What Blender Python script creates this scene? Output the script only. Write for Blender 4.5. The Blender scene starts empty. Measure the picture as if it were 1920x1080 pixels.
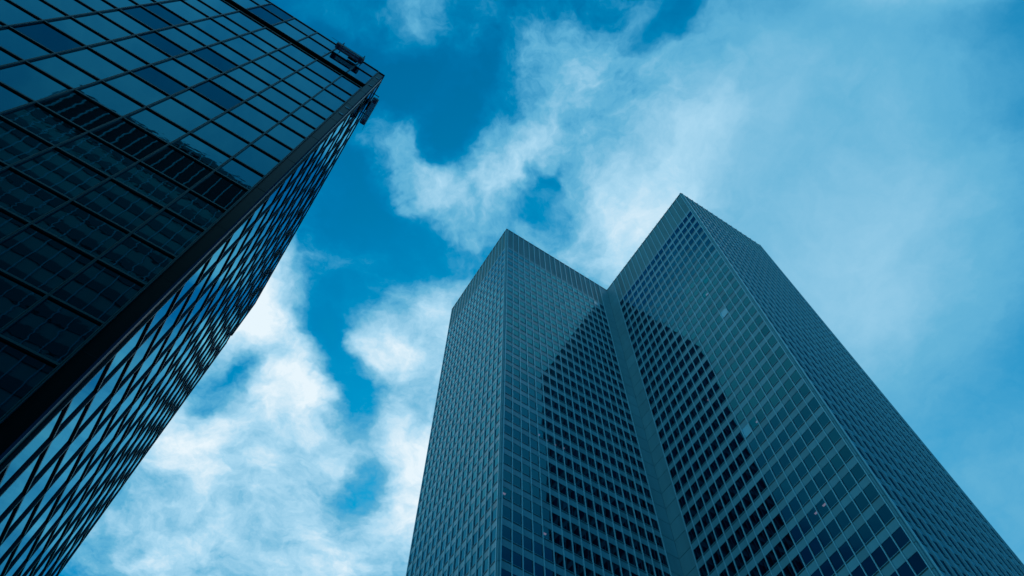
import bpy, math, random
from mathutils import Vector, Matrix

rnd = random.Random(11)
S = bpy.context.scene
COL = S.collection

# ------------------------------------------------------------------ camera
PITCH, ROLL = 1.1630, 0.0066
EYE = Vector((0.0, 0.0, 1.7))
cr, sr, cp, sp = math.cos(ROLL), math.sin(ROLL), math.cos(PITCH), math.sin(PITCH)
right0, up0, fwd = Vector((1, 0, 0)), Vector((0, -sp, cp)), Vector((0, cp, sp))
right = right0 * cr + up0 * sr
up = up0 * cr - right0 * sr
cam_data = bpy.data.cameras.new("camera")
cam = bpy.data.objects.new("camera", cam_data)
COL.objects.link(cam)
m = Matrix((right, up, -fwd)).transposed().to_4x4()
m.translation = EYE
cam.matrix_world = m
cam_data.sensor_width = 36.0
cam_data.lens = 1482.5 / 1920 * 36.0
cam_data.clip_start = 0.1
cam_data.clip_end = 6000
S.camera = cam
S.view_settings.view_transform = 'Standard'
S.view_settings.look = 'None'
S.view_settings.exposure = 0.0
S.view_settings.gamma = 1.0
S.render.film_transparent = False

# ------------------------------------------------------------------ sun and sky
SUN_EL, SUN_AZ = math.radians(42), math.radians(80)     # azimuth from +X
sun_dir = Vector((math.cos(SUN_EL) * math.cos(SUN_AZ), math.cos(SUN_EL) * math.sin(SUN_AZ), math.sin(SUN_EL)))
sd = bpy.data.lights.new("sun", 'SUN')
sd.energy = 1.2
sd.angle = math.radians(14)
sd.color = (1.0, 0.95, 0.88)
sun = bpy.data.objects.new("sun", sd)
COL.objects.link(sun)
sun.rotation_euler = sun_dir.to_track_quat('Z', 'Y').to_euler()

# soft cloud banks on the cloud layer: centre x, y, half length, half width, turn, density
BLOBS = [
    (0.374, 0.286, 0.525, 0.396, 2.47, 0.54),
    (0.798, 0.851, 0.591, 0.457, 0.81, 0.42),
    (0.609, 0.116, 0.24, 0.179, -2.76, -0.04),
    (0.161, 0.323, 0.164, 0.102, 1.97, 0.3),
    (0.238, 0.112, 0.124, 0.093, -3.02, 0.06),
    (0.038, 0.171, 0.216, 0.08, 1.87, 0.22),
    (-0.008, 0.26, 0.083, 0.053, 3.13, 0.18),
    (0.11, 0.151, 0.133, 0.122, -2.89, 0.08),
    (-0.136, 0.271, 0.11, 0.039, -2.19, 0.42),
    (-0.057, 0.307, 0.091, 0.044, -2.78, 0.33),
    (-0.167, 0.216, 0.054, 0.041, 3.05, 0.2),
    (0.042, 0.27, 0.021, 0.021, 1.28, -0.24),
    (0.167, 0.079, 0.054, 0.032, 2.27, -0.22),
    (0.02, 0.313, 0.057, 0.026, 2.58, -0.22),
    (-0.361, 0.5, 0.19, 0.112, -1.82, 0.68),
    (-0.302, 0.587, 0.096, 0.086, 2.57, 0.28),
    (-0.483, 0.652, 0.123, 0.099, 2.77, 0.55),
    (-0.375, 0.818, 0.355, 0.248, 3.01, 0.5),
    (-0.133, 0.64, 0.239, 0.112, -1.65, 0.62),
    (-0.197, 0.525, 0.072, 0.055, 3.03, 0.38),
    (-0.082, 0.449, 0.073, 0.066, 1.74, 0.4),
    (-0.251, 0.726, 0.139, 0.107, 3.01, 0.26),
    (-0.421, 0.788, 0.129, 0.109, 2.72, 0.16),
    (-0.257, 0.56, 0.125, 0.044, -1.86, -0.5),
    (-0.428, 0.57, 0.082, 0.034, 2.13, -0.34),
    (-0.242, 0.771, 0.088, 0.043, 2.16, -0.34),
    (-0.627, 0.863, 0.22, 0.179, 2.55, 0.32),
    (-0.231, 0.379, 0.058, 0.046, 2.99, 0.16),
    (-0.175, 0.072, 0.115, 0.036, 3.13, 0.16),
    (-0.073, 0.096, 0.09, 0.049, 3.12, 0.2),
    (-0.205, 0.925, 0.151, 0.141, 2.5, 0.34),
    (-0.08, -0.48, 0.46, 0.36, 0.0, 0.58),  # from here down: unseen banks, laid out for the reflections in the panes
    (0.03, -0.24, 0.2, 0.14, 0.0, 0.12),
    (0.46, -0.11, 0.18, 0.16, 0.0, 0.75),
    (0.62, -0.27, 0.25, 0.2, 0.0, 0.5),
    (-0.58, -0.05, 0.17, 0.13, 0.0, 0.9),
    (-0.76, -0.13, 0.26, 0.19, 0.0, 0.75),
    (-0.48, 0.29, 0.22, 0.22, 0.0, 1.0),
    (-0.44, 1.12, 0.3, 0.2, 0.0, 0.5),
    (-0.74, 0.43, 0.3, 0.26, 0.0, 0.8),
    (-1.1, -0.2, 0.3, 0.25, 0.0, 0.25),
    (0.85, -0.4, 0.3, 0.25, 0.0, 0.22),
]

W = bpy.data.worlds.new("World")
S.world = W
W.use_nodes = True
nt = W.node_tree
nt.nodes.clear()
N, L = nt.nodes.new, nt.links.new


def vmath(op, a, b=None, scale=None):
    n = N('ShaderNodeVectorMath'); n.operation = op
    for i, x in enumerate((a, b)):
        if x is None: continue
        if hasattr(x, 'links'): L(x, n.inputs[i])
        else: n.inputs[i].default_value = x
    if scale is not None: n.inputs['Scale'].default_value = scale
    return n.outputs[1] if op in ('LENGTH', 'DOT_PRODUCT') else n.outputs[0]


def fmath(op, a, b=None, c=None, clamp=False):
    n = N('ShaderNodeMath'); n.operation = op; n.use_clamp = clamp
    for i, x in enumerate((a, b, c)):
        if x is None: continue
        if hasattr(x, 'links'): L(x, n.inputs[i])
        else: n.inputs[i].default_value = x
    return n.outputs[0]


def noise(vec, scale, detail, rough=0.55, dist=0.0):
    n = N('ShaderNodeTexNoise')
    L(vec, n.inputs['Vector'])
    n.inputs['Scale'].default_value = scale
    n.inputs['Detail'].default_value = detail
    n.inputs['Roughness'].default_value = rough
    n.inputs['Distortion'].default_value = dist
    return n


tc = N('ShaderNodeTexCoord')
dirv = tc.outputs['Generated']
sep = N('ShaderNodeSeparateXYZ'); L(dirv, sep.inputs[0])
zc = fmath('MAXIMUM', sep.outputs[2], 0.08)
comb = N('ShaderNodeCombineXYZ')
L(fmath('DIVIDE', sep.outputs[0], zc), comb.inputs[0])
L(fmath('DIVIDE', sep.outputs[1], zc), comb.inputs[1])
plane = comb.outputs[0]
wn = noise(plane, 2.8, 6, 0.6)
warp = vmath('SCALE', vmath('SUBTRACT', wn.outputs['Color'], (0.5, 0.5, 0.5)), scale=0.24)
wn2 = noise(plane, 14.0, 4, 0.6)
warp2 = vmath('SCALE', vmath('SUBTRACT', wn2.outputs['Color'], (0.5, 0.5, 0.5)), scale=0.035)
wp = vmath('ADD', vmath('ADD', plane, warp), warp2)
wp = vmath('MULTIPLY', wp, (1, 1, 0))
dens = None
for (bx, by, ba, bb, bt, amp) in BLOBS:
    mp = N('ShaderNodeMapping'); mp.vector_type = 'TEXTURE'
    L(wp, mp.inputs['Vector'])
    mp.inputs['Location'].default_value = (bx, by, 0)
    mp.inputs['Rotation'].default_value = (0, 0, bt)
    mp.inputs['Scale'].default_value = (ba * 1.35, bb * 1.35, 1)
    g = N('ShaderNodeTexGradient'); g.gradient_type = 'SPHERICAL'
    L(mp.outputs[0], g.inputs[0])
    sm = N('ShaderNodeMapRange'); sm.interpolation_type = 'SMOOTHSTEP'
    L(g.outputs['Fac'], sm.inputs['Value'])
    sm.inputs['From Min'].default_value = 0.0
    sm.inputs['From Max'].default_value = 0.85
    sm.inputs['To Min'].default_value = 0.0
    sm.inputs['To Max'].default_value = amp
    dens = sm.outputs[0] if dens is None else fmath('ADD', dens, sm.outputs[0])
if dens is None:
    dens = fmath('ADD', 0.0, 0.0)
# broken cloud over the rest of the sky, behind and beside the viewer
far = N('ShaderNodeMapRange'); far.interpolation_type = 'SMOOTHSTEP'
dc = vmath('LENGTH', vmath('SUBTRACT', plane, (0.05, 0.42, 0)))
L(dc, far.inputs['Value'])
far.inputs['From Min'].default_value = 1.3
far.inputs['From Max'].default_value = 1.9
big = noise(plane, 1.6, 5, 0.55)
bigc = N('ShaderNodeMapRange'); bigc.interpolation_type = 'SMOOTHSTEP'
L(big.outputs['Fac'], bigc.inputs['Value'])
bigc.inputs['From Min'].default_value = 0.28
bigc.inputs['From Max'].default_value = 0.60
bigc.inputs['To Min'].default_value = 0.1
bigc.inputs['To Max'].default_value = 0.92
side = N('ShaderNodeMapRange'); side.interpolation_type = 'SMOOTHSTEP'     # the west half of the sky is the brighter one
L(vmath('DOT_PRODUCT', dirv, (-0.843, -0.538, 0.0)), side.inputs['Value'])
side.inputs['From Min'].default_value = -0.2
side.inputs['From Max'].default_value = 0.55
side.inputs['To Min'].default_value = 0.25
side.inputs['To Max'].default_value = 1.15
dens = fmath('MAXIMUM', dens, fmath('MULTIPLY', side.outputs[0], fmath('MULTIPLY', far.outputs[0], bigc.outputs[0])))
fine = noise(vmath('ADD', plane, warp), 7.0, 8, 0.62)
finer = noise(vmath('ADD', plane, warp), 24.0, 6, 0.6)
calm = N('ShaderNodeMapRange')                                      # even stratus behind the viewer
L(fmath('DIVIDE', sep.outputs[1], zc), calm.inputs['Value'])
calm.inputs['From Min'].default_value = -0.2
calm.inputs['From Max'].default_value = 0.0
calm.inputs['To Min'].default_value = 0.4
fd = fmath('ADD', fmath('SUBTRACT', fine.outputs['Fac'], 0.5), fmath('MULTIPLY', fmath('SUBTRACT', finer.outputs['Fac'], 0.5), 0.32))
smooth = N('ShaderNodeMapRange')                                    # the western sheet is smooth stratus, the rest broken cumulus
L(fmath('DIVIDE', sep.outputs[0], zc), smooth.inputs['Value'])
smooth.inputs['From Min'].default_value = 0.08
smooth.inputs['From Max'].default_value = 0.32
smooth.inputs['To Min'].default_value = 1.25
smooth.inputs['To Max'].default_value = 0.20
gate = N('ShaderNodeMapRange')
L(dens, gate.inputs['Value'])
gate.inputs['From Min'].default_value = 0.0
gate.inputs['From Max'].default_value = 0.3
gate.inputs['To Min'].default_value = 0.25
gate.inputs['To Max'].default_value = 1.0
cloud = fmath('ADD', dens, fmath('MULTIPLY', calm.outputs[0], fmath('MULTIPLY', fmath('MULTIPLY', fd, smooth.outputs[0]), gate.outputs[0])), clamp=True)

sky = N('ShaderNodeTexSky')
sky.sky_type = 'NISHITA'
sky.sun_disc = False
sky.sun_elevation = SUN_EL
sky.sun_rotation = math.pi / 2 - SUN_AZ
SKY_TINT = (0.0, 0.86, 1.22)
blue = vmath('MULTIPLY', sky.outputs[0], SKY_TINT)
ramp = N('ShaderNodeValToRGB')
L(cloud, ramp.inputs[0])
els = ramp.color_ramp.elements
els[0].position, els[0].color = 0.0, (0.0, 0.18, 0.50, 1)
els[1].position, els[1].color = 1.0, (0.80, 0.92, 0.99, 1)
for p, c in ((0.25, (0.0, 0.29, 0.585)), (0.5, (0.13, 0.455, 0.69)), (0.75, (0.40, 0.69, 0.88))):
    e = els.new(p); e.color = (*c, 1)
cl = vmath('SCALE', ramp.outputs[0], scale=10.0)
fac = N('ShaderNodeMapRange'); L(cloud, fac.inputs['Value'])
fac.inputs['From Min'].default_value = 0.02
fac.inputs['From Max'].default_value = 0.45
mx = N('ShaderNodeMix'); mx.data_type = 'RGBA'
L(fac.outputs[0], mx.inputs['Factor']); L(blue, mx.inputs['A']); L(cl, mx.inputs['B'])
bg = N('ShaderNodeBackground'); bg.inputs['Strength'].default_value = 0.1
L(mx.outputs['Result'], bg.inputs['Color'])
wo = N('ShaderNodeOutputWorld'); L(bg.outputs[0], wo.inputs['Surface'])


# ------------------------------------------------------------------ materials
def mat(name, color, rough=0.5, metal=0.0, ior=1.5, tint=(1, 1, 1), vary=0.0, bump=None, coat=0.0, spec=0.5):
    mt = bpy.data.materials.new(name)
    mt.use_nodes = True
    t = mt.node_tree
    p = t.nodes['Principled BSDF']
    p.inputs['Base Color'].default_value = (*color, 1)
    p.inputs['Roughness'].default_value = rough
    p.inputs['Metallic'].default_value = metal
    p.inputs['IOR'].default_value = ior
    p.inputs['Specular IOR Level'].default_value = spec
    p.inputs['Specular Tint'].default_value = (*tint, 1)
    if vary:
        geo = t.nodes.new('ShaderNodeNewGeometry')
        n1 = t.nodes.new('ShaderNodeTexNoise')
        n1.inputs['Scale'].default_value = 0.55
        n1.inputs['Detail'].default_value = 5
        mpn = t.nodes.new('ShaderNodeVectorMath'); mpn.operation = 'MULTIPLY'
        mpn.inputs[1].default_value = (1.0, 1.0, 0.18)                 # rain streaks run down
        t.links.new(geo.outputs['Position'], mpn.inputs[0])
        t.links.new(mpn.outputs[0], n1.inputs['Vector'])
        at = t.nodes.new('ShaderNodeAttribute'); at.attribute_name = 'shade'
        mr = t.nodes.new('ShaderNodeMapRange')
        t.links.new(n1.outputs['Fac'], mr.inputs['Value'])
        mr.inputs['From Min'].default_value = 0.3
        mr.inputs['From Max'].default_value = 0.7
        mr.inputs['To Min'].default_value = 1 - vary
        mr.inputs['To Max'].default_value = 1 + vary
        ad = t.nodes.new('ShaderNodeMath'); ad.operation = 'ADD'
        t.links.new(mr.outputs[0], ad.inputs[0]); t.links.new(at.outputs['Fac'], ad.inputs[1])
        sc = t.nodes.new('ShaderNodeVectorMath'); sc.operation = 'SCALE'
        sc.inputs[0].default_value = color
        t.links.new(ad.outputs[0], sc.inputs['Scale'])
        t.links.new(sc.outputs[0], p.inputs['Base Color'])
    return mt


def glass_mat(name, color, ior, tint, bow, wave, wscale, rough=0.015, var=0.0):
    """tinted mirror glass over a dark interior: every pane slightly bowed and rippled"""
    mt = bpy.data.materials.new(name)
    mt.use_nodes = True
    t = mt.node_tree
    t.nodes.clear()
    out = t.nodes.new('ShaderNodeOutputMaterial')
    dif = t.nodes.new('ShaderNodeBsdfDiffuse'); dif.inputs['Color'].default_value = (*color, 1)
    glo = t.nodes.new('ShaderNodeBsdfGlossy'); glo.inputs['Roughness'].default_value = rough
    fr = t.nodes.new('ShaderNodeFresnel'); fr.inputs['IOR'].default_value = ior
    ms = t.nodes.new('ShaderNodeMixShader')
    t.links.new(fr.outputs[0], ms.inputs[0]); t.links.new(dif.outputs[0], ms.inputs[1]); t.links.new(glo.outputs[0], ms.inputs[2])
    t.links.new(ms.outputs[0], out.inputs[0])
    at = t.nodes.new('ShaderNodeAttribute'); at.attribute_name = 'shade'
    gz = t.nodes.new('ShaderNodeMix'); gz.data_type = 'RGBA'           # the coating's tint fades towards grazing
    t.links.new(fr.outputs[0], gz.inputs['Factor'])
    gz.inputs['A'].default_value = (*tint, 1); gz.inputs['B'].default_value = (0.28, 0.80, 1.0, 1)
    t.links.new(gz.outputs['Result'], glo.inputs['Color'])
    if var:
        # darker panes reflect less and bluer
        mi = t.nodes.new('ShaderNodeMix'); mi.data_type = 'RGBA'
        t.links.new(at.outputs['Fac'], mi.inputs['Factor'])
        t.links.new(gz.outputs['Result'], mi.inputs['A'])
        mi.inputs['B'].default_value = (tint[0] * 0.3, tint[1] * 0.44, tint[2] * 0.52, 1)
        t.links.new(mi.outputs['Result'], glo.inputs['Color'])
    uv = t.nodes.new('ShaderNodeUVMap'); uv.uv_map = 'pane'
    s1 = t.nodes.new('ShaderNodeVectorMath'); s1.operation = 'SUBTRACT'
    s1.inputs[1].default_value = (0.5, 0.5, 0)
    t.links.new(uv.outputs[0], s1.inputs[0])
    dt = t.nodes.new('ShaderNodeVectorMath'); dt.operation = 'DOT_PRODUCT'
    t.links.new(s1.outputs[0], dt.inputs[0]); t.links.new(s1.outputs[0], dt.inputs[1])
    b1 = t.nodes.new('ShaderNodeMath'); b1.operation = 'MULTIPLY'
    t.links.new(dt.outputs['Value'], b1.inputs[0]); b1.inputs[1].default_value = bow
    geo = t.nodes.new('ShaderNodeNewGeometry')
    nz = t.nodes.new('ShaderNodeTexNoise')
    nz.inputs['Scale'].default_value = wscale
    nz.inputs['Detail'].default_value = 1.5
    t.links.new(geo.outputs['Position'], nz.inputs['Vector'])
    b2 = t.nodes.new('ShaderNodeMath'); b2.operation = 'MULTIPLY_ADD'
    t.links.new(nz.outputs['Fac'], b2.inputs[0]); b2.inputs[1].default_value = wave
    t.links.new(b1.outputs[0], b2.inputs[2])
    bp = t.nodes.new('ShaderNodeBump')
    bp.inputs['Strength'].default_value = 1.0
    bp.inputs['Distance'].default_value = 1.0
    t.links.new(b2.outputs[0], bp.inputs['Height'])
    t.links.new(bp.outputs[0], glo.inputs['Normal']); t.links.new(bp.outputs[0], fr.inputs['Normal'])
    return mt


def emis(name, color, strength):
    mt = bpy.data.materials.new(name); mt.use_nodes = True
    p = mt.node_tree.nodes['Principled BSDF']
    p.inputs['Base Color'].default_value = (*color, 1)
    p.inputs['Emission Color'].default_value = (*color, 1)
    p.inputs['Emission Strength'].default_value = strength
    return mt


TINT = (0.04, 0.88, 1.0)
GTINT = (0.02, 0.64, 0.98)
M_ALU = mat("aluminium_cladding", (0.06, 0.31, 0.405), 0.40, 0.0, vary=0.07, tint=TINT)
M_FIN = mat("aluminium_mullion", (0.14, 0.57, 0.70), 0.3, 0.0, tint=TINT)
M_LOUVRE = mat("louvre_panel", (0.045, 0.255, 0.31), 0.5, 0.0, vary=0.10, tint=TINT)
M_STONE = mat("corner_panel", (0.06, 0.30, 0.38), 0.55, 0.0, vary=0.08, tint=TINT)
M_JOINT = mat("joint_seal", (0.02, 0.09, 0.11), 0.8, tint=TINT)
M_COPING = mat("coping_metal", (0.02, 0.10, 0.13), 0.5, tint=TINT)
M_GLASS = glass_mat("tower_glass", (0.0, 0.003, 0.006), 1.72, GTINT, 0.004, 0.0004, 0.5, var=1.0)
M_BLIND = mat("blind_pane", (0.06, 0.50, 0.68), 0.25, tint=TINT)
M_LGLASS = glass_mat("vision_glass", (0.0, 0.003, 0.005), 1.95, GTINT, 0.004, 0.0008, 1.3, var=1.0)
M_SGLASS = glass_mat("spandrel_glass", (0.0, 0.003, 0.005), 1.95, GTINT, 0.004, 0.0007, 2.8, var=1.0)
M_LMETAL = mat("dark_bronze_metal", (0.003, 0.055, 0.075), 0.4, tint=TINT)
M_LBLACK = mat("black_gasket", (0.0, 0.006, 0.01), 0.6, tint=TINT, spec=0.2)
M_COLUMN = mat("polished_black_panel", (0.0, 0.004, 0.007), 0.3, ior=1.4, tint=TINT, spec=0.1)
M_EDGE = mat("edge_trim", (0.004, 0.05, 0.12), 0.9, tint=TINT, spec=0.0)
M_RED = mat("red_primer_mesh", (0.42, 0.26, 0.50), 0.6)
M_DARK = mat("dark_steel", (0.004, 0.012, 0.016), 0.5, tint=TINT)
M_ROOF = mat("roof_gravel", (0.05, 0.10, 0.12), 0.9)
M_ROOM = mat("office_ceiling", (0.02, 0.05, 0.06), 0.9)
M_SWALL = mat("slab_dark_cladding", (0.006, 0.07, 0.09), 0.5, tint=TINT)
M_SWIN = mat("slab_window_reflection", (0.008, 0.25, 0.255), 0.3, tint=TINT, vary=0.12)  # sky reflection of the slab's windows put into their base colour
M_LAMP = emis("ceiling_lamp", (0.75, 0.42, 0.55), 0.35)
M_DISC = mat("pale_disc", (0.02, 0.26, 0.38), 0.4, tint=TINT)
M_GROUND = mat("plaza_paving", (0.035, 0.05, 0.055), 0.85, vary=0.1)


def clear_glass(name):
    mt = bpy.data.materials.new(name); mt.use_nodes = True
    t = mt.node_tree; t.nodes.clear()
    o = t.nodes.new('ShaderNodeOutputMaterial')
    f = t.nodes.new('ShaderNodeFresnel'); f.inputs['IOR'].default_value = 1.72
    tr = t.nodes.new('ShaderNodeBsdfTransparent'); tr.inputs[0].default_value = (0.55, 0.75, 0.8, 1)
    gl = t.nodes.new('ShaderNodeBsdfGlossy'); gl.inputs['Roughness'].default_value = 0.015
    gl.inputs[0].default_value = (0.02, 0.68, 1.0, 1)
    mxs = t.nodes.new('ShaderNodeMixShader')
    t.links.new(f.outputs[0], mxs.inputs[0]); t.links.new(tr.outputs[0], mxs.inputs[1]); t.links.new(gl.outputs[0], mxs.inputs[2])
    t.links.new(mxs.outputs[0], o.inputs[0])
    return mt


M_CLEAR = clear_glass("lit_office_glass")


# ------------------------------------------------------------------ mesh helpers
class MB:
    """collects faces for one mesh object"""
    def __init__(s): s.v, s.f, s.uv, s.sh = [], [], [], []

    def quad(s, a, b, c, d, shade=0.0, uv=((0, 0), (1, 0), (1, 1), (0, 1))):
        i = len(s.v)
        s.v += [tuple(a), tuple(b), tuple(c), tuple(d)]
        s.f.append((i, i + 1, i + 2, i + 3)); s.uv += list(uv); s.sh.append(shade)

    def box(s, F, u0, u1, n0, n1, z0, z1, shade=0.0):
        P = lambda u, n, z: F(u, n, z)
        A = [P(u0, n0, z0), P(u1, n0, z0), P(u1, n1, z0), P(u0, n1, z0), P(u0, n0, z1), P(u1, n0, z1), P(u1, n1, z1), P(u0, n1, z1)]
        for q in ((0, 1, 2, 3), (7, 6, 5, 4), (3, 2, 6, 7), (1, 0, 4, 5), (0, 3, 7, 4), (2, 1, 5, 6)):
            s.quad(A[q[0]], A[q[1]], A[q[2]], A[q[3]], shade)

    def tube(s, a, b, r, k=6):
        a, b = Vector(a), Vector(b)
        d = (b - a).normalized()
        x = d.orthogonal().normalized(); y = d.cross(x)
        ring = [(math.cos(2 * math.pi * i / k) * x + math.sin(2 * math.pi * i / k) * y) * r for i in range(k)]
        for i in range(k):
            j = (i + 1) % k
            s.quad(a + ring[i], a + ring[j], b + ring[j], b + ring[i])

    def build(s, name, material, parent=None):
        me = bpy.data.meshes.new(name)
        me.from_pydata(s.v, [], s.f)
        uv = me.uv_layers.new(name='pane')
        uv.data.foreach_set('uv', [c for p in s.uv for c in p])
        at = me.attributes.new('shade', 'FLOAT', 'FACE')
        at.data.foreach_set('value', s.sh)
        me.materials.append(material)
        me.update()
        o = bpy.data.objects.new(name, me)
        COL.objects.link(o)
        if parent is not None: o.parent = parent
        return o


def thing(name, label, cat, loc, group=None):
    o = bpy.data.objects.new(name, None); COL.objects.link(o)
    o.location = loc; o['label'] = label; o['category'] = cat
    if group: o['group'] = group
    return o


def reparent(root):
    """children were modelled in world space: keep them there"""
    bpy.context.view_layer.update()
    inv = root.matrix_world.inverted()
    for c in root.children: c.matrix_parent_inverse = inv


def frame(O, u, n):
    O, u, n = Vector(O), Vector(u), Vector(n)
    return lambda a, b, z: Vector((O.x + u.x * a + n.x * b, O.y + u.y * a + n.y * b, z))


def in_view(p):
    d = Vector(p) - EYE
    dep = d.dot(fwd)
    if dep <= 0: return 0
    x, y = d.dot(right) / dep * 1482.5, d.dot(up) / dep * 1482.5
    return 1.0 if abs(x) < 960 and abs(y) < 540 else 0


def pane(b, F, u0, u1, n, z0, z1, tilt, shade=0.0, r=None):
    ta, tb = rnd.gauss(0, tilt), rnd.gauss(0, tilt)
    w, h = u1 - u0, z1 - z0
    q = []
    for (s, t) in ((0, 0), (1, 0), (1, 1), (0, 1)):
        q.append(F(u0 + w * s, n + ta * (s - .5) * w + tb * (t - .5) * h, z0 + h * t))
    nrm = (q[1] - q[0]).cross(q[3] - q[0])
    if nrm.dot(F(0, 1, 0) - F(0, 0, 0)) < 0:
        q = [q[1], q[0], q[3], q[2]]                                  # glass always faces outwards
    b.quad(*q, shade=shade)


AZ = 0.5685                                                         # street grid
U = Vector((math.cos(AZ), math.sin(AZ), 0))
V = Vector((math.sin(AZ), -math.cos(AZ), 0))

# ------------------------------------------------------------------ setting
g = MB(); g.quad((-3000, -3000, 0), (3000, -3000, 0), (3000, 3000, 0), (-3000, 3000, 0))
go = g.build('ground', M_GROUND); go['kind'] = 'structure'

# ------------------------------------------------------------------ the cruciform tower
ZT = 203.44
ROW0, FLOOR, WIN_H = 14.26, 4.0, 2.40
NROWS = 46
PANEL_J = 9.207
E0 = Vector((-1.2209, 69.9505, 0))
CS, BAY = 0.36, 1.6632


def tower_face(key, root, O, u, n, nb, bay, blinds=(), lit=(), lead=0.0, tail=0.0, mull_from=0, windows=None, rest=None):
    """one curtain-wall face: fins, spandrels, sills, louvred top; windows returned for ranking"""
    F = frame(O, u, n)
    Lw = nb * bay
    clad, under_sill = MB(), MB()
    for r in range(NROWS + 1):
        zt = ZT - ROW0 - FLOOR * r                                   # head of this row of windows
        top = zt + (FLOOR - WIN_H) if r else zt + 1.1
        if zt < 1: break
        row_sh = rnd.gauss(0, 0.03)
        for i in range(nb):                                          # one sheet per bay, each a little different
            sh = rnd.gauss(0, 0.085) + row_sh
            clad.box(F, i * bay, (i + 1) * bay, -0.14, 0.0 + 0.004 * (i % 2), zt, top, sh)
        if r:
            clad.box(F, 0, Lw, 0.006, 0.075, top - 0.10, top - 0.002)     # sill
            under_sill.box(F, 0, Lw, 0.006, 0.012, top - 0.26, top - 0.102)     # dark strip standing in for the shade under the sill
    clad.build('wall', M_ALU, root); under_sill.build('sill_shade', M_JOINT, root)
    lv = MB()
    z0 = ZT - ROW0 + 1.1
    for i in range(nb):
        lv.box(F, i * bay, (i + 1) * bay, -0.20, -0.05, z0, ZT - 0.5, rnd.gauss(0, 0.05))
    k = 0
    while z0 + 0.3 + 0.62 * k < ZT - 0.7:
        lv.box(F, 0, Lw, -0.05, -0.015, z0 + 0.3 + 0.62 * k, z0 + 0.42 + 0.62 * k, 0.08); k += 1
    lv.build('louvre_band', M_LOUVRE, root)
    cp_ = MB(); ends = key in 'LR'
    cp_.box(F, -lead, Lw + tail, -0.9, 0.06 if ends else 0.03, ZT - 0.5, ZT); cp_.build('coping', M_COPING, root)
    fin = {'L': 0.15, 'R': 0.27}.get(key, 0.17)
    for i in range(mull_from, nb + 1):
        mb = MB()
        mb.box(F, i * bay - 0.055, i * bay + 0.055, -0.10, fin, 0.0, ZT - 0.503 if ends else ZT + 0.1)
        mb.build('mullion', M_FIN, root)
    for r in range(NROWS):
        zt = ZT - ROW0 - FLOOR * r
        if zt - WIN_H < 1: break
        for i in range(nb):
            c = F((i + .5) * bay, 0, zt - WIN_H / 2)
            seen = in_view(c)
            facing = max(0.0, (EYE - c).normalized().dot(Vector(n)))
            area = seen * facing / (EYE - c).length ** 2
            windows.append((area, key, F, i * bay + 0.055, (i + 1) * bay - 0.055, zt - WIN_H, zt, (i, r) in blinds, (i, r) in lit))


tower = thing('office_tower', 'tall cruciform office tower with pale metal grid, notched inner corner and rows of dark windows', 'office tower', (E0.x, E0.y, 0))
wins = []
T3 = E0 + U * (18 * BAY + 2.8057)
BO = T3 + V * 3.0697
T4 = BO + V * (18 * BAY + CS)
T2 = E0 - U * CS
L_O = T2 - V * CS
T1 = T2 - V * 28.5921
T5 = T4 + U * 27.0738
litA = {(9, 27), (10, 27), (12, 28), (14, 28), (16, 28), (8, 28), (4, 19), (5, 19), (6, 19), (7, 19), (0, 24), (1, 29), (0, 29), (3, 29), (4, 25)}
litB = {(3, 9), (7, 16), (4, 14), (13, 26), (12, 26), (13, 9), (11, 20), (14, 8)}
tower_face('A', tower, E0, U, V, 18, BAY, blinds={(16, 0)}, lit=litA, windows=wins, lead=CS, tail=2.8)
tower_face('B', tower, BO, V, -U, 18, BAY, blinds={(10, 20), (14, 12)}, lit=litB, windows=wins, lead=3.07, tail=CS)
tower_face('L', tower, T1 + V * 0.36, V, -U, 17, (28.5921 - 0.72) / 17, windows=wins, lead=.36, tail=.36)
tower_face('R', tower, T4 + U * 0.36, U, V, 16, (27.0738 - 0.72) / 16, windows=wins, lead=.36, tail=.36)
wins.sort(key=lambda w: (-(w[8] or w[7]) if w[0] > 0 else 1, -w[0]))
rest = MB()
for k, (area, key, F, u0, u1, z0, z1, blind, lit) in enumerate(wins):
    if k < 100 and area > 0:
        b = MB(); pane(b, F, u0, u1, -0.03, z0, z1, 0.0016, abs(rnd.gauss(0, 0.14)))
        w = b.build('window', M_BLIND if blind else M_CLEAR if lit else M_GLASS, tower)
        if lit:
            rm = MB()
            D = 3.2
            P = [F(u0, -0.11, z0), F(u1, -0.11, z0), F(u1, -0.11, z1), F(u0, -0.11, z1)]
            Q = [F(u0, -D, z0), F(u1, -D, z0), F(u1, -D, z1), F(u0, -D, z1)]
            for a in range(4):
                c = (a + 1) % 4
                rm.quad(P[a], P[c], Q[c], Q[a])
            rm.quad(*Q)
            rm.build('office_ceiling', M_ROOM, w)
            lm = MB(); uc = u0 + (u1 - u0) * rnd.uniform(0.35, 0.65)
            dz = rnd.uniform(0.7, 1.1)
            lm.box(F, uc - 0.28, uc + 0.28, -dz - 0.28, -dz, z1 - 0.07, z1 - 0.02)
            lm.build('ceiling_light', M_LAMP, w)
    else:
        pane(rest, F, u0, u1, -0.03, z0, z1, 0.0016, abs(rnd.gauss(0, 0.14)))
ro = rest.build('windows', M_GLASS, tower); ro['kind'] = 'stuff'


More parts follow.
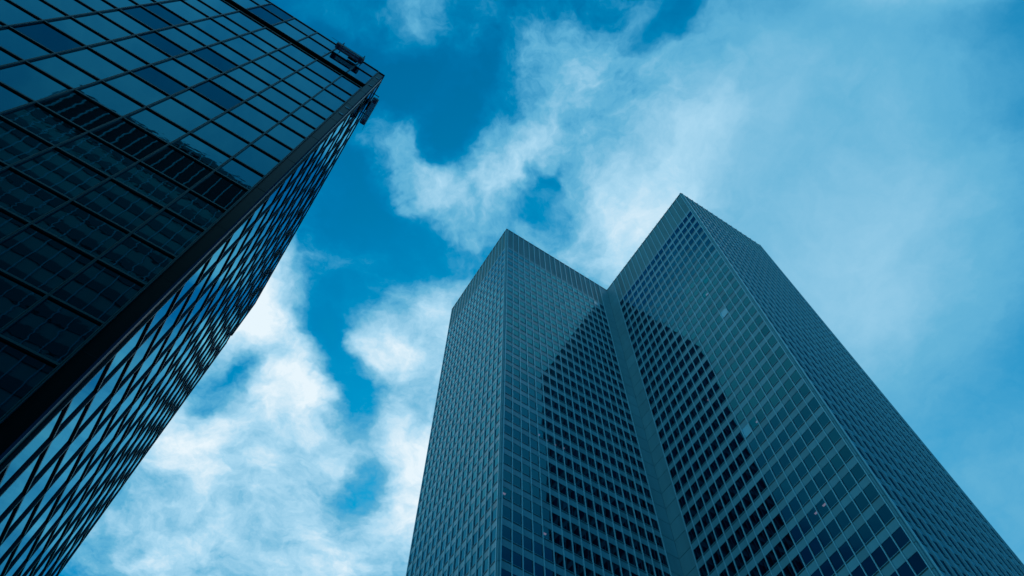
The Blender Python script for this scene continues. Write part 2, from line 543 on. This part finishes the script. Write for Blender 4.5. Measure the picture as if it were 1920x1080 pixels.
def corner_post(root, C, ua, ub):
    """stepped metal post on an outward corner; ua, ub point from the corner along the two faces"""
    prof = [(0.36, 0.0), (0.36, 0.05), (0.28, 0.05), (0.28, -0.02), (0.10, -0.02), (-0.0, 0.0)]
    pts = [C + ua * a - ub * b for a, b in prof]
    pts2 = [C + ub * a - ua * b for a, b in prof[::-1]]
    allp = pts + pts2[1:]
    b = MB()
    for i in range(len(allp) - 1):
        p, q = allp[i], allp[i + 1]
        b.quad((p.x, p.y, 0), (q.x, q.y, 0), (q.x, q.y, ZT + 0.1), (p.x, p.y, ZT + 0.1))
    o = b.build('corner_post', M_STONE, root)
    j = MB()
    r = 0
    for i in range(len(allp) - 1):
        p, q = allp[i], allp[i + 1]
        d = (q - p)
        nn = Vector((d.y, -d.x, 0)).normalized()
        mid = (p + q) / 2
        if nn.dot(mid - (C + (ua + ub) * 0.5)) < 0: nn = -nn
        z = ZT - PANEL_J
        while z > 1:
            a1, b1 = p + nn * 0.004, q + nn * 0.004
            j.quad((a1.x, a1.y, z - .05), (b1.x, b1.y, z - .05), (b1.x, b1.y, z + .05), (a1.x, a1.y, z + .05)); z -= FLOOR
    j.build('panel_joint', M_JOINT, root)


corner_post(tower, T2, U, -V)
corner_post(tower, T4, -V, U)
corner_post(tower, T1, V, U)
corner_post(tower, T5, -U, -V)
# blank panels down the inner corner, jointed at each floor
for (O, u, n, w) in ((E0 + U * 18 * BAY, U, V, 2.8057), (T3, V, -U, 3.0697)):
    F = frame(O, u, n)
    b = MB(); z = ZT - 0.5; zn = ZT - PANEL_J + 2 * FLOOR
    while z > 0.5:
        b.box(F, 0.0, w, -0.2, -0.02, max(zn, 0) + 0.05, z - 0.05, rnd.gauss(0, 0.035)); z = zn; zn -= FLOOR
    b.build('corner_panel', M_STONE, tower)
    j = MB(); j.box(F, 0.0, w, -0.25, -0.06, 0, ZT - 0.5); j.build('panel_joint', M_JOINT, tower)
# roof deck of the whole cross plan, and the plain rear walls out of sight
me = bpy.data.meshes.new('roof')
rv = [T1 - V * 0 + U * .3, T2 + U * .3 - V * .3, T3 - V * .3 + U * .3, T4 + U * .3 - V * .3, T5 - U * .3 - V * .3, T5 - V * 35 - U * .3, T1 + U * 34]
me.from_pydata([(p.x, p.y, ZT - 0.6) for p in rv], [], [tuple(range(len(rv)))])
me.materials.append(M_ROOF)
ro = bpy.data.objects.new('roof', me); COL.objects.link(ro); ro.parent = tower
bw = MB()
for i in range(4, len(rv)):
    p, q = rv[i], rv[(i + 1) % len(rv)]
    bw.quad((p.x, p.y, 0), (q.x, q.y, 0), (q.x, q.y, ZT - .3), (p.x, p.y, ZT - .3))
bw.build('rear_wall', M_ALU, tower)
reparent(tower)

# ------------------------------------------------------------------ the dark glass block on the left
M0 = Vector((-8.8634, 7.6273, 0))
LB = 1.6265
ZR = [z + 1.7 for z in (53.35, 50.96, 48.04, 46.89, 44.16, 42.25, 39.48, 37.59, 35.48, 33.63, 31.49, 29.63, 27.50, 25.68, 23.45, 21.60, 19.45, 17.59, 15.45, 13.59)]
z = ZR[-1]; step = [2.14, 1.86]; k = 0
while z - step[k % 2] > 0.5:
    z -= step[k % 2]; ZR.append(z); k += 1
LTOP = ZR[0]
CW, SW = 0.44, 0.48
CORNER = M0 + U * CW
block = thing('glass_office_block', 'dark glass office block at left, black corner column, thin mullions and black transoms', 'office block', (CORNER.x, CORNER.y, 0))
SLOT = 2                                                             # rows 2..3 hold the recessed slot
lw = []


def block_face(key, O, u, n, edges, dt=0.055):
    F = frame(O, u, n)
    Lw = edges[-1]
    for r in range(len(ZR) - 1):
        z1, z0 = ZR[r], ZR[r + 1]
        if r == SLOT: continue
        spandrel = abs((z1 - z0) - 1.86) < 0.07 or r in (0, 4)
        for i in range(len(edges) - 1):
            c = F((edges[i] + edges[i + 1]) / 2, 0, (z0 + z1) / 2)
            facing = max(0.0, (EYE - c).normalized().dot(Vector(n)))
            area = in_view(c) * facing * (z1 - z0) / (EYE - c).length ** 2
            lw.append((area, key, F, edges[i], edges[i + 1], z0, z1, spandrel, i, r))
    slot = MB()
    slot.box(F, edges[0], Lw, -0.60, -0.45, ZR[SLOT + 1] - 0.05, ZR[SLOT] + 0.05)
    slot.box(F, edges[0], Lw, -0.45, 0.0, ZR[SLOT] - 0.10, ZR[SLOT] - 0.004)
    slot.box(F, edges[0], Lw, -0.45, -0.01, ZR[SLOT + 1] + 0.004, ZR[SLOT + 1] + 0.06)
    for q in range(4):
        zz = ZR[SLOT + 1] + 0.2 + 0.2 * q
        slot.box(F, edges[0], Lw, -0.44, -0.30, zz, zz + 0.05)
    slot.build('louvre_slot', M_DARK, block)
    for r, z in enumerate(ZR):
        if z < 0.6: continue
        tb = MB()
        tb.box(F, edges[0], Lw, -0.05, dt, z - 0.036, z + 0.036)
        tb.build('transom', M_LMETAL, block)
    for e in edges:
        for (za, zb) in ((0.0, ZR[SLOT + 1] + 0.03), (ZR[SLOT] - 0.03, LTOP + 0.03)):
            mb = MB()
            mb.box(F, e - 0.028, e - 0.007, -0.05, dt + 0.009, za, zb)
            mb.box(F, e - 0.007, e + 0.007, -0.05, 0.030, za, zb)
            mb.box(F, e + 0.007, e + 0.028, -0.05, dt + 0.009, za, zb)
            mb.build('mullion', M_LMETAL, block)


fe = [0.0, LB * 0.783] + [LB * (0.783 + i) for i in range(1, 13)]
block_face('front', M0, -U, V, fe)
se = [SW, SW + 1.23] + [SW + 1.23 + LB * i for i in range(1, 12)]
block_face('side', CORNER, -V, U, se, 0.042)
lw.sort(key=lambda w: -w[0])
r1, r2 = MB(), MB()
for k, (area, key, F, u0, u1, z0, z1, spn, i, r) in enumerate(lw):
    sh = 1.0 if rnd.random() < 0.10 and key == 'front' and r < 12 else abs(rnd.gauss(0, 0.10))
    if k < 100 and area > 0:
        b = MB(); pane(b, F, u0, u1, 0.0, z0, z1, 0.0012, sh)
        b.build('window_pane', M_SGLASS if spn else M_LGLASS, block)
    else:
        pane(r1 if spn else r2, F, u0, u1, 0.0, z0, z1, 0.0012, sh)
for b, m_ in ((r1, M_SGLASS), (r2, M_LGLASS)):
    o = b.build('window_panes', m_, block); o['kind'] = 'stuff'
# corner column, its trim and four small paler round discs
cb = MB()
Fc = frame(CORNER, -U, V)
cb.box(Fc, 0.022, CW - 0.03, -0.4, -0.01, 0, LTOP - 0.35)
Fs = frame(CORNER, -V, U)
cb.box(Fs, 0.022, SW - 0.03, -0.4, -0.01, 0, LTOP - 0.351)
cb.build('corner_column', M_COLUMN, block)
z = LTOP - 3
while z > 2:
    jt = MB(); jt.box(Fc, 0.024, CW - 0.032, -0.02, -0.006, z, z + 0.02); z -= 4.0
    jt.build('column_joint', M_LBLACK, block)
tr = MB(); tr.box(Fc, -0.022, 0.022, -0.022, 0.022, 0, LTOP); tr.build('edge_trim', M_EDGE, block)
for zf in (51.5, 48.7, 41.5, 39.9):
    d = MB(); c = Fc(0.18, -0.01, zf + 1.7)
    K = 20
    ring = lambda rr, nn: [Fc(0.18 + rr * math.cos(2 * math.pi * q / K), nn, zf + 1.7 + rr * math.sin(2 * math.pi * q / K)) for q in range(K)]
    ra, rb_, rc = ring(0.13, -0.01), ring(0.13, 0.012), ring(0.09, 0.02)
    for q in range(K):
        w = (q + 1) % K
        d.quad(ra[q], ra[w], rb_[w], rb_[q]); d.quad(rb_[q], rb_[w], rc[w], rc[q]); d.quad(rc[q], rc[w], Fc(0.18, 0.022, zf + 1.7), Fc(0.18, 0.022, zf + 1.7))
    d.build('round_disc', M_DISC, block)
cap = MB()
cap.box(frame(M0, -U, V), -CW - 0.02, fe[-1], -0.35, 0.015, LTOP, LTOP + 0.10)
cap.box(Fs, 0.36, se[-1] + 0.05, -0.35, 0.015, LTOP, LTOP + 0.099)
cap.build('parapet_cap', M_LBLACK, block)
bd = MB()                                                            # solid core behind the glass
Fb = frame(CORNER, -U, -V)
bd.box(Fb, 0.62, fe[-1] + CW, 0.62, se[-1], 0.0, LTOP - 0.3)
bd.build('core', M_DARK, block)
reparent(block)


# ------------------------------------------------------------------ cleaning cradles at the roof edge
def cradle(label, O, u, n, a0, a1, group):
    F = frame(O, u, n)
    c = F((a0 + a1) / 2, 0.4, 53.2)
    t = thing('cleaning_cradle', label, 'cradle', c, group)
    zf = 51.55 + 1.7
    e0, e1 = 0.22, 0.50
    fl = MB()
    k = 38
    for q in range(k + 1):                                           # grating floor
        a = a0 + (a1 - a0) * q / k
        fl.box(F, a - 0.015, a + 0.015, e0, e1, zf, zf + 0.03)
    for q in range(6):
        e = e0 + (e1 - e0) * q / 5
        fl.box(F, a0, a1, e - 0.014, e + 0.014, zf + 0.032, zf + 0.055)
    fl.build('grating_floor', M_RED, t)
    bo = MB()
    bo.box(F, a0 + 0.02, a1 - 0.02, e0 - 0.06, e0 - 0.02, zf + 0.02, zf + 0.42)
    bo.box(F, a0 + 0.3, a0 + 0.9, e0 - 0.14, e0 - 0.062, zf - 0.14, zf + 0.35)
    bo.build('inner_board', M_DARK, t)
    fr = MB()
    fr.box(F, a0 - 0.02, a1 + 0.02, e1 + 0.004, e1 + 0.03, zf, zf + 0.34)
    for a in (a0 - 0.03, a1 + 0.008):
        fr.box(F, a, a + 0.022, e0 - 0.02, e1, zf, zf + 0.34)
    fr.box(F, a0 - 0.02, a1 + 0.5, e1 + 0.035, e1 + 0.05, zf + 0.40, zf + 0.415)
    fr.build('side_panel', M_DARK, t)
    for a in (a0 + 0.1, a1 - 0.25):
        mo = MB()
        mo.box(F, a, a + 0.2, e0 + 0.03, e1 - 0.04, zf + 0.06, zf + 0.42)
        mo.build('hoist_motor', M_DARK, t)
    for a in (a0 + 0.2, a1 - 0.15):
        ar = MB()
        ar.box(F, a - 0.025, a + 0.025, -0.6, (e0 + e1) / 2 + 0.02, LTOP + 0.12, LTOP + 0.16)
        ar.box(F, a - 0.025, a + 0.025, -0.6, -0.5, LTOP - 0.2, LTOP + 0.12)
        ar.tube(F(a, (e0 + e1) / 2, zf + 0.42), F(a, (e0 + e1) / 2, LTOP + 0.13), 0.012)
        ar.build('davit_arm', M_DARK, t)
    reparent(t)
    return t


cradle('dark window cleaning cradle hanging on the broad left face just under the roof', M0, -U, V, 1.05, 2.92, 'cleaning cradles under the roof edge')
cradle('dark window cleaning cradle hanging on the narrow far side past the corner', CORNER, -V, U, 1.25, 3.1, 'cleaning cradles under the roof edge')

# ------------------------------------------------------------------ the office slab mirrored in the left block's glass
ST = 131.7
SC = Vector((-22.39, -53.44, 0))
slab = thing('office_slab', 'tall office slab with dark top storey and pale fins, mirrored in the left block lower panes', 'office slab', (SC.x, SC.y, 0))
F = frame(SC, U, -V)
NB = 44
body, glz = MB(), MB()
for r in range(48):
    zt = ST - 17.0 - 4.0 * r
    if zt < 2: break
    for i in range(NB):
        body.box(F, i * BAY, (i + 1) * BAY, -0.2, 0.0, zt, zt + 1.7, rnd.gauss(0, .06))
        pane(glz, F, i * BAY, (i + 1) * BAY, -0.1, zt - 2.3, zt, 0.001)
body.box(F, 0, NB * BAY, -0.5, 0.02, ST - 1.5, ST)
body.build('wall', M_SWALL, slab)
dk = MB(); dk.box(F, 0, NB * BAY, -0.6, -0.3, ST - 15.3, ST - 1.5); dk.build('plant_storey', M_LBLACK, slab)
for i in range(NB + 1):
    mb = MB(); mb.box(F, i * BAY - 0.04, i * BAY + 0.04, -0.15, 0.10, 0, ST + 0.2); mb.build('mullion', M_FIN, slab)
gw = glz.build('windows', M_SWIN, slab); gw['kind'] = 'stuff'
bk = MB(); bk.box(F, 0, NB * BAY, -26, -0.6, 0, ST - 0.3); bk.build('rear_wall', M_LOUVRE, slab)
reparent(slab)
